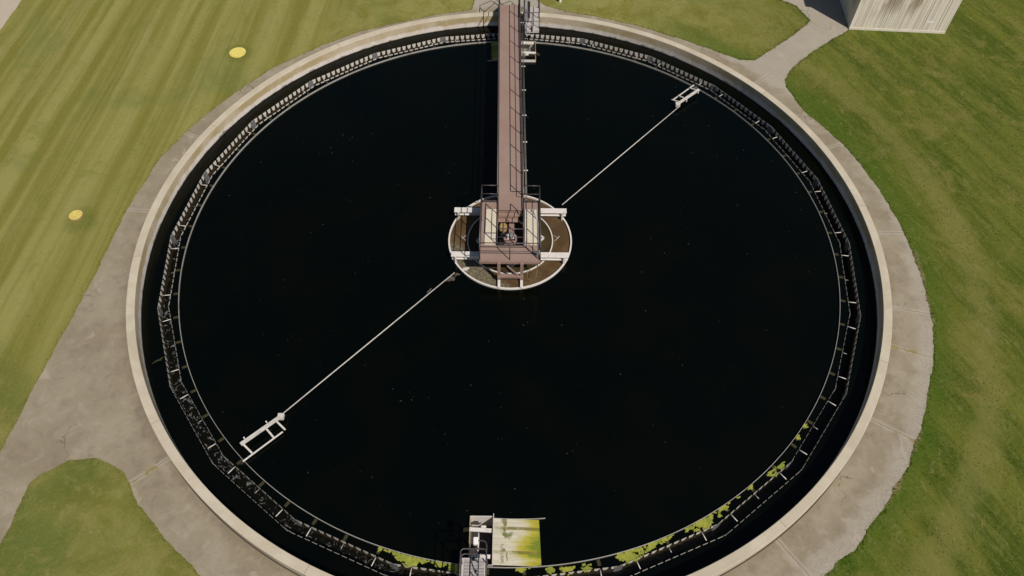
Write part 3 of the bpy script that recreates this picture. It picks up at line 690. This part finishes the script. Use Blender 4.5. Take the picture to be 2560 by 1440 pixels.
# end frame hanging in front of the platform
for x in (-0.44, 0.50): MB().box(x - 0.065, x + 0.065, -2.29, -2.205, 0.26, ZD - 0.05).build("hanger_post", 'maroon', BR)
MB().box(-0.51, 0.57, -2.33, -2.19, 0.44, 0.56).build("cross_beam", 'maroon', BR)
MB().bar((-0.10, -2.26, ZD - 0.2), (0.40, -2.26, 0.5), 0.05, 0.05).build("diagonal_brace", 'maroon', BR)
# conduits clipped along the east girder
for dx, r, mt in ((0.60, 0.016, 'conduit'), (0.68, 0.013, 'conduit'), (0.725, 0.013, 'conduit')):
    MB().tube([(bx(dx, 1.1), 1.1, 1.12), (bx(dx, 14.9), 14.9, 1.12)], r, 8).build("conduit", mt, BR)
yy = 3.3
while yy < 15:
    MB().bar((bx(0.57, yy), yy, 1.09), (bx(0.80, yy), yy, 1.09), 0.06, 0.025).build("conduit_clip", 'white', BR); yy += 1.85
MB().tube([(0.72, 1.1, 1.12), (0.72, 0.95, 1.1), (0.72, 0.9, 0.9)], 0.03, 8).build("conduit_elbow", 'galv', BR)
MB().box(0.62, 0.84, 1.12, 1.32, 0.95, 1.15, 0.01).build("junction_box", 'ochre', BR)
# cabling cluster where the bridge lands on the wall
cb = thing("conduit_riser", (0.62, 14.55, 0)); tag(cb, "bundle of silver and black conduits with boxes rising beside the bridge landing", "conduit")
for i, (dx, dy, h, mt) in enumerate(((0.02, 0.9, 3.6, 'darkmetal'), (0.12, 0.7, 3.3, 'galv'), (0.2, 1.0, 3.8, 'conduit'), (0.08, 0.3, 2.0, 'galv'))):
    MB().tube([(dx, dy - 1.0, 1.0), (dx, dy - 0.25, 1.05), (dx, dy, 1.25), (dx, dy, h)], 0.022, 8).build("conduit", mt, cb)
MB().box(0.0, 0.17, 0.05, 0.35, 1.05, 1.75, 0.012).build("junction_box", 'galv', cb)
MB().box(0.02, 0.14, -0.95, -0.45, 0.9, 1.25, 0.012).build("cable_guard", 'galv', cb)
MB().box(0.16, 0.30, 0.35, 0.6, 1.0, 1.9, 0.012).build("switch_box", 'darkmetal', cb)
# stairs at the far end, with looped handrails
stt = thing("stairs", (-0.22, 15.55, 0)); tag(stt, "steep maroon stair with looped dark handrails at the far bridge end", "stairs")
for i in range(5):
    z = ZD - 0.19 * (i + 1)
    MB().box(-0.46, 0.46, 0.02 + 0.24 * i, 0.27 + 0.24 * i, z - 0.03, z).build("tread", 'maroon', stt)
for sx in (-0.50, 0.50):
    MB().bar((sx, 0.0, ZD - 0.12), (sx, 1.42, ZG + 0.05), 0.03, 0.22).build("stringer", 'white', stt)
    p = [(sx * 1.06, -0.02, ZD - 0.1), (sx * 1.06, -0.02, ZD + 0.95), (sx * 1.06, 0.08, ZD + 1.07), (sx * 1.06, 0.25, ZD + 1.05), (sx * 1.06, 1.30, ZG + 1.15), (sx * 1.06, 1.45, ZG + 1.0), (sx * 1.06, 1.48, ZG + 0.85), (sx * 1.06, 1.42, ZG + 0.02)]
    h_ = MB().tube(p, 0.021, 8).tube([(sx * 1.06, 0.0, ZD + 0.52), (sx * 1.06, 1.46, ZG + 0.62)], 0.018, 8).build("handrail", 'rail', stt)

# drive unit in the opening
du = thing("drive_unit", (0.02, -0.62, 0)); tag(du, "centre drive with round maroon gear housing, pale motor and ochre cover in the platform opening", "drive unit")
MB().cyl((0, 0), 0.46, 0.55, 0.72, 40).build("bearing_ring", 'darkmetal', du)
MB().box(-0.10, 0.20, -0.2, 1.02, 0.72, 0.76).build("base_plate", 'maroon', du)
MB().cyl((0, 0.02), 0.31, 0.76, 0.98, 36, 0.29).build("gear_housing", 'maroon', du)
MB().box(-0.03, 0.15, -0.02, 0.18, 0.98, 1.16, 0.02).build("gearbox", 'galv', du)
MB().cyl((-0.11, 0.0), 0.055, 0.98, 1.32, 16).build("motor", 'lid', du)
MB().cyl((-0.11, 0.0), 0.04, 1.32, 1.36, 12).build("motor_cap", 'darkmetal', du)
MB().box(0.04, 0.14, -0.10, 0.0, 0.98, 1.10, 0.01).build("terminal_box", 'lid', du)
MB().box(0.08, 0.20, -0.13, -0.03, 1.0, 1.07, 0.01).build("bracket_block", 'darkmetal', du)
MB().prism([(-0.47, 0.85), (-0.42, 1.0), (-0.24, 1.02), (-0.15, 0.88), (-0.17, 0.62), (-0.32, 0.52), (-0.47, 0.62)], 0.72, 0.82).build("chain_guard", 'ochre', du)
MB().tube([(-0.26, 0.16, 0.80), (0.02, 0.40, 0.95)], 0.028, 10).build("torque_arm", 'maroon', du)
MB().tube([(0.0, 0.15, 0.95), (0.05, 0.24, 0.98), (0.0, 0.34, 0.95), (0.08, 0.42, 0.86)], 0.016, 8).build("cable", 'maroon', du)
MB().box(-0.10, 0.02, -0.26, -0.12, 0.78, 0.92, 0.01).build("oil_box", 'ochre', du)
MB().bar((0.10, -0.2, 0.80), (0.2, -0.30, 0.78), 0.05, 0.1).build("foot", 'darkmetal', du)
MB().bar((-0.18, -0.18, 0.80), (-0.3, -0.28, 0.78), 0.05, 0.1).build("foot", 'maroon', du)

# lamp on the platform's near right corner
lp = thing("pole_light", (1.15, -2.03, 0)); tag(lp, "slim silver pole with a bent arm and small lamp at the platform corner", "lamp")
MB().tube([(0, -0.02, 0.75), (0.0, 0, 1.2), (-0.06, 0.03, 3.55), (-0.10, 0.06, 3.72), (-0.27, 0.30, 3.95)], 0.022, 10).build("pole", 'galv', lp)
MB().cyl((-0.30, 0.36), 0.075, 3.90, 4.0, 20, 0.04).build("lamp_head", 'galv', lp)
MB().tube([(0.0, 0.28, 1.4), (0.0, 0.28, 2.4)], 0.014, 8).build("stay", 'galv', lp)
MB().tube([(0, -0.04, 1.0), (-0.04, -0.34, 0.72), (-0.12, -0.44, 0.52), (-0.30, -0.42, 0.50), (-0.42, -0.36, 0.62), (-0.42, -0.22, 0.9)], 0.009, 8).build("cable", 'conduit', lp)
MB().box(-0.06, 0.06, 0.0, 0.1, 1.72, 1.82, 0.01).build("clamp", 'lid', lp)
MB().box(-0.06, 0.05, 0.12, 0.2, 1.45, 1.6, 0.01).build("outlet_box", 'galv', lp)

# ------------------------------------------------------------------ skimmer arms (point-symmetric pair)
def skimmer():
    o = thing("skimmer_arm")
    MB().tube([(-2.32, -1.95, 0.30), (-8.36, -8.62, 0.30)], 0.022, 10).build("rod", 'wood', o)
    MB().bar((-8.28, -8.70, 0.42), (-9.55, -9.86, 0.42), 0.145, 0.04).build("blade_beam", 'wood', o)
    MB().bar((-8.20, -9.27, 0.24), (-9.40, -10.43, 0.24), 0.05, 0.03).build("wiper_bar", 'white', o)
    for a, b in (((-8.47, -8.91), (-8.10, -9.22)), ((-8.82, -9.17), (-8.46, -9.53)), ((-9.47, -9.84), (-9.10, -10.15))):
        MB().bar((a[0], a[1], 0.38), (b[0], b[1], 0.29), 0.065, 0.03).build("cross_bar", 'wood', o)
    MB().box(-8.44, -8.22, -8.84, -8.62, 0.30, 0.46, 0.01).build("end_block", 'wood', o)
    for p in ((-8.80, -8.98), (-9.47, -9.62)):
        MB().cyl(p, 0.024, 0.36, 0.49, 10).build("bolt", 'lid', o)
    MB().bar((-9.38, -10.42, 0.20), (-9.48, -10.50, 0.16), 0.05, 0.04).build("rubber_wiper", 'darkmetal', o)
    return o
s1 = skimmer(); tag(s1, "pale skimmer rod and blade frame reaching toward the lower left of the tank", "skimmer arm", "skimmer arms")
s2 = copy_tree(s1); s2.rotation_euler = (0, 0, PI); tag(s2, "pale skimmer rod and blade frame reaching toward the upper right baffle", "skimmer arm", "skimmer arms")

# ------------------------------------------------------------------ scum boxes with sloping beach
def scum_box():
    o = thing("scum_box")
    z0, z1 = -0.75, 0.26
    MB().box(-1.245, -1.225, -13.95, -12.31, z0, z1).build("side_plate", 'rust', o)
    MB().box(-0.455, -0.435, -13.95, -12.31, z0, z1 + 0.02).build("side_plate", 'white', o)
    MB().box(-1.225, -0.455, -12.33, -12.31, z0, z1).build("end_plate", 'white', o)
    MB().box(-1.225, -0.455, -13.95, -13.93, z0, z1).build("end_plate", 'greyplate', o)
    MB().box(-1.23, -0.45, -13.93, -12.37, z0 - 0.02, z0 + 0.02).build("floor_plate", 'darkmetal', o)
    # sloping beach
    V, F_ = [], []
    nx, ny = 24, 30
    for i in range(nx + 1):
        for j in range(ny + 1):
            x = -0.434 + 1.54 * i / nx; y = -12.40 - 1.545 * j / ny
            V.append((x + (0.06 * (j / ny) * (i / nx)), y, 0.265 - 0.135 * (i / nx) ** 1.1 + 0.008 * mnoise.noise(Vector((x * 2, y * 2, 0)))))
    for i in range(nx):
        for j in range(ny): F_.append((i * (ny + 1) + j, (i + 1) * (ny + 1) + j, (i + 1) * (ny + 1) + j + 1, i * (ny + 1) + j + 1))
    b_ = raw("beach_plate", V, F_, 'beach', o); md = b_.modifiers.new("t", 'SOLIDIFY'); md.thickness = 0.02
    # curved guide plate on the pool side
    gv, gf = [], []; g0, g1 = math.atan2(-12.37, -0.434), math.atan2(-12.34, 1.33)
    for q in range(25):
        a_ = g0 + (g1 - g0) * q / 24; zt = 0.30 - 0.12 * (q / 24)
        for rr, zz in ((12.396, -0.1), (12.412, -0.1), (12.412, zt), (12.396, zt)): gv.append((rr * math.cos(a_), rr * math.sin(a_), zz))
    for q in range(24):
        for k_ in range(4): gf.append((4 * q + k_, 4 * q + (k_ + 1) % 4, 4 * q + 4 + (k_ + 1) % 4, 4 * q + 4 + k_))
    gf += [(0, 1, 2, 3), (99, 98, 97, 96)]
    raw("guide_plate", gv, gf, 'greyplate', o)
    MB().box(-0.45, -0.43, -12.40, -12.25, 0.2, 0.34).build("stay", 'white', o)
    MB().bar((-1.24, -12.80, 0.34), (-0.50, -12.84, 0.34), 0.13, 0.05).build("tilt_arm", 'white', o)
    MB().bar((-1.44, -12.78, 0.22), (-1.24, -12.80, 0.33), 0.12, 0.05).build("tilt_arm", 'dim_slime', o)
    MB().box(-0.86, -0.68, -12.75, -12.66, 0.26, 0.36, 0.02).build("pivot_block", 'white', o)
    MB().tube([(-0.93, -12.90, 0.30), (-0.93, -13.2, 0.12), (-0.97, -13.85, -0.1)], 0.022, 8).build("link_rod", 'wood', o)
    MB().bar((-1.14, -13.66, 0.32), (-0.52, -13.70, 0.32), 0.12, 0.06).build("brace_plate", 'white', o)
    MB().tube([(-0.88, -14.0, 0.60), (-0.88, -14.35, 0.64), (-0.88, -14.5, 0.9)], 0.028, 8).build("actuator_rod", 'white', o)
    b2 = MB(); b2.tube([(-0.88 + 0.12 * math.cos(t_), -13.98 - 0.12 * math.sin(t_), 0.60) for t_ in [PI * k / 8 for k in range(-1, 10)]], 0.025, 8); b2.build("yoke", 'white', o)
    return o
sb1 = scum_box(); tag(sb1, "open scum box with algae-streaked white and green sloping plate at the near tank edge", "scum box", "scum boxes")
sb2 = copy_tree(sb1); sb2.rotation_euler = (0, 0, PI); tag(sb2, "open scum box partly hidden under the far end of the bridge", "scum box", "scum boxes")

# ------------------------------------------------------------------ small access platforms
def access():
    o = thing("access_platform"); z = 0.95
    x0, x1, ya, yb = -1.38, -0.66, -16.05, -13.98
    g = MB()
    y = ya + 0.01
    while y < yb:
        g.box(x0 + 0.035, x1 - 0.035, y, y + 0.022, z - 0.03, z); y += 0.045
    for x in (x0 + 0.2, (x0 + x1) / 2, x1 - 0.2): g.box(x - 0.006, x + 0.006, ya, yb, z - 0.035, z - 0.006)
    g.build("grating", 'grating', o)
    for x in (x0, x1): MB().box(x - 0.03, x + 0.03, ya, yb, z - 0.16, z + 0.002).build("side_channel", 'grating', o)
    MB().box(x0 - 0.03, x1 + 0.03, yb, yb + 0.05, z - 0.16, z + 0.004).build("end_channel", 'grating', o)
    for x in (x0, x1):
        MB().box(x - 0.04, x + 0.04, -15.78, -15.55, ZWALL + 0.002, z - 0.16).build("foot", 'girder', o)
    def loop(h, ins):
        a, b = x0 - 0.02 + ins, x1 + 0.06 - ins; e = yb + 0.02 - ins; c = 0.09
        return [(a, ya + 0.1, z + h), (a, e - c, z + h), (a + 0.03, e - 0.03, z + h), (a + c, e, z + h), (b - c, e, z + h), (b - 0.03, e - 0.03, z + h), (b, e - c, z + h), (b, ya + 0.1, z + h)]
    r_ = MB().tube(loop(1.05, 0), 0.024, 8).build("railing", 'rail', o); MB().tube(loop(0.53, 0.0), 0.02, 8).build("mid_rail", 'rail', r_)
    for p in ((x0 - 0.02, -14.12), (x1 + 0.06, -14.12), (x0 - 0.02, -15.0), (x1 + 0.06, -15.0), (x0 - 0.02, -15.95), (x1 + 0.06, -15.95), ((x0 + x1) / 2, yb + 0.02)):
        MB().tube([(p[0], p[1], z - 0.1), (p[0], p[1], z + 1.05)], 0.022, 8).build("post", 'rail', r_)
    MB().box(-1.07, -0.97, yb - 0.05, yb + 0.06, z - 0.1, z + 0.16, 0.01).build("valve_stem", 'darkmetal', o)
    return o
ap1 = access(); tag(ap1, "small grated platform with looped dark railing beside the near scum box", "platform", "access platforms")
ap2 = copy_tree(ap1); ap2.rotation_euler = (0, 0, PI); tag(ap2, "small grated platform with dark railing to the right of the bridge landing", "platform", "access platforms")
sx_ = thing("sensor_box", (-0.94, -13.72, 0)); tag(sx_, "light grey box on a bent pipe arm above the near platform railing", "sensor box")
MB().box(-0.075, 0.075, -0.11, 0.11, 1.9, 2.06, 0.012).build("box", 'lid', sx_)
MB().tube([(0.07, 0.02, 1.98), (0.22, 0.02, 1.98), (0.31, -0.02, 1.98), (0.34, -0.12, 1.98), (0.34, -0.9, 1.95), (0.34, -1.1, 1.7), (0.34, -1.1, 1.02)], 0.022, 8).build("pipe_arm", 'rail', sx_)
MB().tube([(-0.03, -0.08, 1.92), (-0.01, -0.22, 1.5), (0.03, -0.35, 0.98)], 0.014, 8).build("cable", 'darkmetal', sx_)
MB().cyl((-0.0, -0.62), 0.035, 0.955, 1.0, 16).build("cable_gland", 'darkmetal', sx_)

# ------------------------------------------------------------------ building at the upper right
bd = thing("building", (18.62, 15.30, 0), math.radians(-3.4)); tag(bd, "windowless building corner with cream ribbed panels, stained brown near the top", "building")
W_, D_, H_ = 5.22, 7.0, 3.45
MB().box(0.06, W_ - 0.06, 0.06, D_ - 0.06, ZG - 0.1, ZG + H_ - 0.02).build("wall", 'siding', bd)
MB().box(0.0, W_, 0.0, D_, ZG - 0.1, ZG + 0.14).build("plinth", 'siding', bd)
b = MB(); x = 0.02; random.seed(5)
while x < W_ - 0.05:
    w1 = random.choice((0.05, 0.08, 0.11, 0.16, 0.22)); w1 = min(w1, W_ - 0.02 - x)
    b.box(x, x + w1, 0.030, 0.058, ZG + 0.16, ZG + H_); x += w1 + random.choice((0.010, 0.014, 0.018, 0.03))
b.build("front_ribs", 'siding', bd)
b = MB(); b2 = MB(); y = 0.02
while y < D_ - 0.05:
    w1 = random.choice((0.08, 0.11, 0.16, 0.22)); b.box(0.006, 0.058, y, min(y + w1, D_), ZG + 0.16, ZG + H_)
    b2.box(W_ - 0.058, W_ - 0.006, y, min(y + w1, D_), ZG + 0.16, ZG + H_); y += w1 + random.choice((0.018, 0.03, 0.05))
b.build("side_ribs", 'siding', bd); b2.build("side_ribs", 'siding', bd)
MB().box(-0.1, W_ + 0.1, -0.1, D_ + 0.1, ZG + H_, ZG + H_ + 0.14).build("roof", 'greyplate', bd)
MB().box(3.95, 4.35, 0.024, 0.0285, ZG + 0.62, ZG + 0.72).build("notice", 'lid', bd)
bpy.data.objects['notice']['label'] = "small blank white notice near the wall foot"

# ------------------------------------------------------------------ yellow covers, marker
def cover(x, y, r, rings):
    o = thing("manhole_cover", (x, y, ZG))
    MB().ring(r + 0.004, r + 0.05, -0.05, 0.03, 48).build("frame", 'ochre' if rings else 'yellow', o)
    if not rings: MB().cyl((0, 0), r, -0.04, 0.05, 48).build("lid", 'yellow', o)
    else:
        b = MB(); MB().cyl((0, 0), r, -0.04, 0.034, 48).build("lid", 'ochre', o)
        for q in range(3):
            ra = r * (0.30 + 0.28 * q); seg = 3 + q
            for s_ in range(seg):
                aa = 2 * PI * (s_ + 0.1 * q) / seg; b.ring(ra - 0.022, ra + 0.022, 0.034, 0.055, 14, (0, 0), aa, aa + 2 * PI / seg * 0.86)
        b.ring(r - 0.03, r, 0.034, 0.056, 48)
        for s_ in range(8):
            aa = PI / 4 * s_; b.bar((0.1 * r * math.cos(aa), 0.1 * r * math.sin(aa), 0.046), (0.9 * r * math.cos(aa), 0.9 * r * math.sin(aa), 0.046), 0.018, 0.016)
        b.build("raised_pattern", 'yellow', o)
    return o
c1 = cover(-14.68, 12.68, 0.38, False); tag(c1, "plain solid yellow manhole cover in the grass, upper left of the tank", "manhole cover", "yellow manhole covers")
c2 = cover(-19.29, 1.05, 0.27, True); tag(c2, "smaller yellow manhole cover with raised ring pattern, left of the slab path", "manhole cover", "yellow manhole covers")
vp = thing("vent_pipe", (2.68, 17.62, ZG)); tag(vp, "short white capped pipe in the grass right of the bridge", "vent pipe")
MB().cyl((0, 0), 0.07, -0.05, 0.28, 20).build("pipe", 'lid', vp); MB().cyl((0, 0), 0.105, 0.26, 0.34, 20, 0.09).build("cap", 'lid', vp)

# ------------------------------------------------------------------ algae, debris
random.seed(11)
def blob(cx, cy, rx, ry, rot, z, n=44, seed=0.0, ragged=0.5, dome=0.02):
    vs = [(cx, cy, z + dome)]; mid_ = []; out_ = []
    ca, sa = math.cos(rot), math.sin(rot)
    for k in range(n):
        a = 2 * PI * k / n
        q = 1 + ragged * mnoise.noise(Vector((math.cos(a) * 1.6 + seed, math.sin(a) * 1.6, seed))) + 0.5 * ragged * mnoise.noise(Vector((math.cos(a) * 6 + seed, math.sin(a) * 6, seed)))
        X, Y = rx * q * math.cos(a), ry * q * math.sin(a)
        mid_.append((cx + 0.85 * (X * ca - Y * sa), cy + 0.85 * (X * sa + Y * ca), z + dome)); out_.append((cx + X * ca - Y * sa, cy + X * sa + Y * ca, z - 0.01))
    return vs + mid_ + out_, [(0, 1 + k, 1 + (k + 1) % n) for k in range(n)] + [(1 + k, 1 + n + k, 1 + n + (k + 1) % n, 1 + (k + 1) % n) for k in range(n)]
AV, AF = [], []
def addblob(*a, **k):
    v, f = blob(*a, **k); n = len(AV); AV.extend(v); AF.extend([tuple(n + i for i in q) for q in f])
def polar_patch(adeg, arc, r0, r1, dens):
    # rough mat made of many small rafts between two radii, thinning outward from the baffle
    for _ in range(int(dens * 2.2)):
        da = random.gauss(0, 0.42) * arc; t_ = random.random() ** 1.4
        ext = max(0.08, 1 - (abs(da) / arc) ** 1.5)
        r = r0 + (r1 - r0) * t_ * ext; a = math.radians(adeg) + da / 14.1
        if mnoise.noise(Vector((a * 60, r * 5, 2.0))) > 0.12 and random.random() < 0.9: continue
        addblob(r * math.cos(a), r * math.sin(a), random.uniform(0.03, 0.08), random.uniform(0.018, 0.045), a + PI / 2 + random.uniform(-.5, .5), ZW + 0.006 + random.random() * 0.01, n=18, seed=random.random() * 50, ragged=0.9)
for adeg, arc, r0, r1, d in ((-103.2, 0.62, 14.04, 14.36, 150), (-99.0, 0.20, 14.03, 14.25, 22), (-96.9, 0.22, 14.03, 14.3, 26), (-88.2, 0.30, 14.03, 14.16, 16), (-107.5, 0.12, 14.03, 14.16, 9),
                             (-84.0, 0.16, 14.05, 14.3, 18), (-81.8, 0.22, 14.12, 14.36, 26), (-79.3, 0.24, 14.1, 14.36, 22), (-73.6, 0.35, 14.03, 14.36, 70), (-72.5, 0.5, 14.2, 14.36, 22), (-70.2, 0.60, 14.03, 14.2, 55), (-68, 0.5, 14.03, 14.12, 22),
                             (-61.8, 0.55, 14.04, 14.38, 110), (-59.2, 0.22, 14.03, 14.25, 26), (-57.6, 0.20, 14.03, 14.2, 22), (-55.0, 0.12, 14.03, 14.12, 8), (-52.6, 0.10, 14.03, 14.12, 6), (-64.3, 0.12, 14.03, 14.12, 9),
                             (-48.3, 0.20, 14.12, 14.36, 20), (-46.6, 0.16, 14.2, 14.38, 16), (-41.0, 0.12, 14.03, 14.16, 8), (-38.6, 0.1, 14.03, 14.12, 6)):
    polar_patch(adeg, arc, r0, r1, d)
tag(raw("algae", AV, AF, 'algae'), kind='stuff')
AV, AF = [], []
for _ in range(380):                                         # flecks adrift on the dark pool
    a = random.random() * 2 * PI; r = 13.6 * math.sqrt(random.random())
    if r < 3.0: continue
    q = 0.008 + 0.020 * random.random() ** 4
    addblob(r * math.cos(a), r * math.sin(a), q * 1.5, q * 0.6, random.random() * PI, ZW + 0.004, n=7, seed=random.random() * 40, dome=0.004)
for _ in range(190):                                         # foam crumbs inside the feed well
    a = random.uniform(-1.9, 1.9) if random.random() < 0.75 else random.random() * 2 * PI; r = random.uniform(1.98, 2.62)
    q = 0.009 + 0.014 * random.random() ** 2
    addblob(r * math.cos(a), r * math.sin(a), q * 1.7, q * 0.7, random.random() * PI, ZW + 0.002, n=7, seed=random.random() * 40, dome=0.004)
o = raw("floating_debris", AV, AF, 'fleck'); tag(o, kind='stuff')
for i, (x, y, rx, ry, rot, lab) in enumerate(((-2.50, -2.12, 0.22, 0.14, 0.9, "largest grey-brown scum mat floating beside the lower left skimmer rod"), (-2.24, -1.93, 0.11, 0.06, 0.2, "small grey-brown scum scrap between the feed well and the largest scum mat"), (-3.36, -2.84, 0.13, 0.05, 1.0, "thin dark scum scrap under the lower left skimmer rod"), (-13.75, -6.35, 0.17, 0.04, 0.6, "faint dark scrap of weed between skimmer rod end and trough at the left"))):
    if i == 3: x, y = -14.98 * math.cos(0.43), -14.98 * math.sin(0.43)
    v, f = blob(x, y, rx, ry, rot, ZW + 0.006, 40, 3.0 + i * 7, 1.1, 0.02)
    if i == 3: lab = "faint dark scrap of weed between the trough and the left tank wall"
    tag(raw("scum_mat", v, f, 'scum' if i < 3 else 'dim_slime'), lab, "scum", "scraps of floating scum")
v, f = blob(-1.88, -1.60, 0.13, 0.10, 0.4, ZW + 0.004, 40, 31.0, 0.7, 0.02)
tag(raw("scum_mat", v, f, 'wood'), "whitish foam patch inside the lower left of the feed well", "scum", "scraps of floating scum")
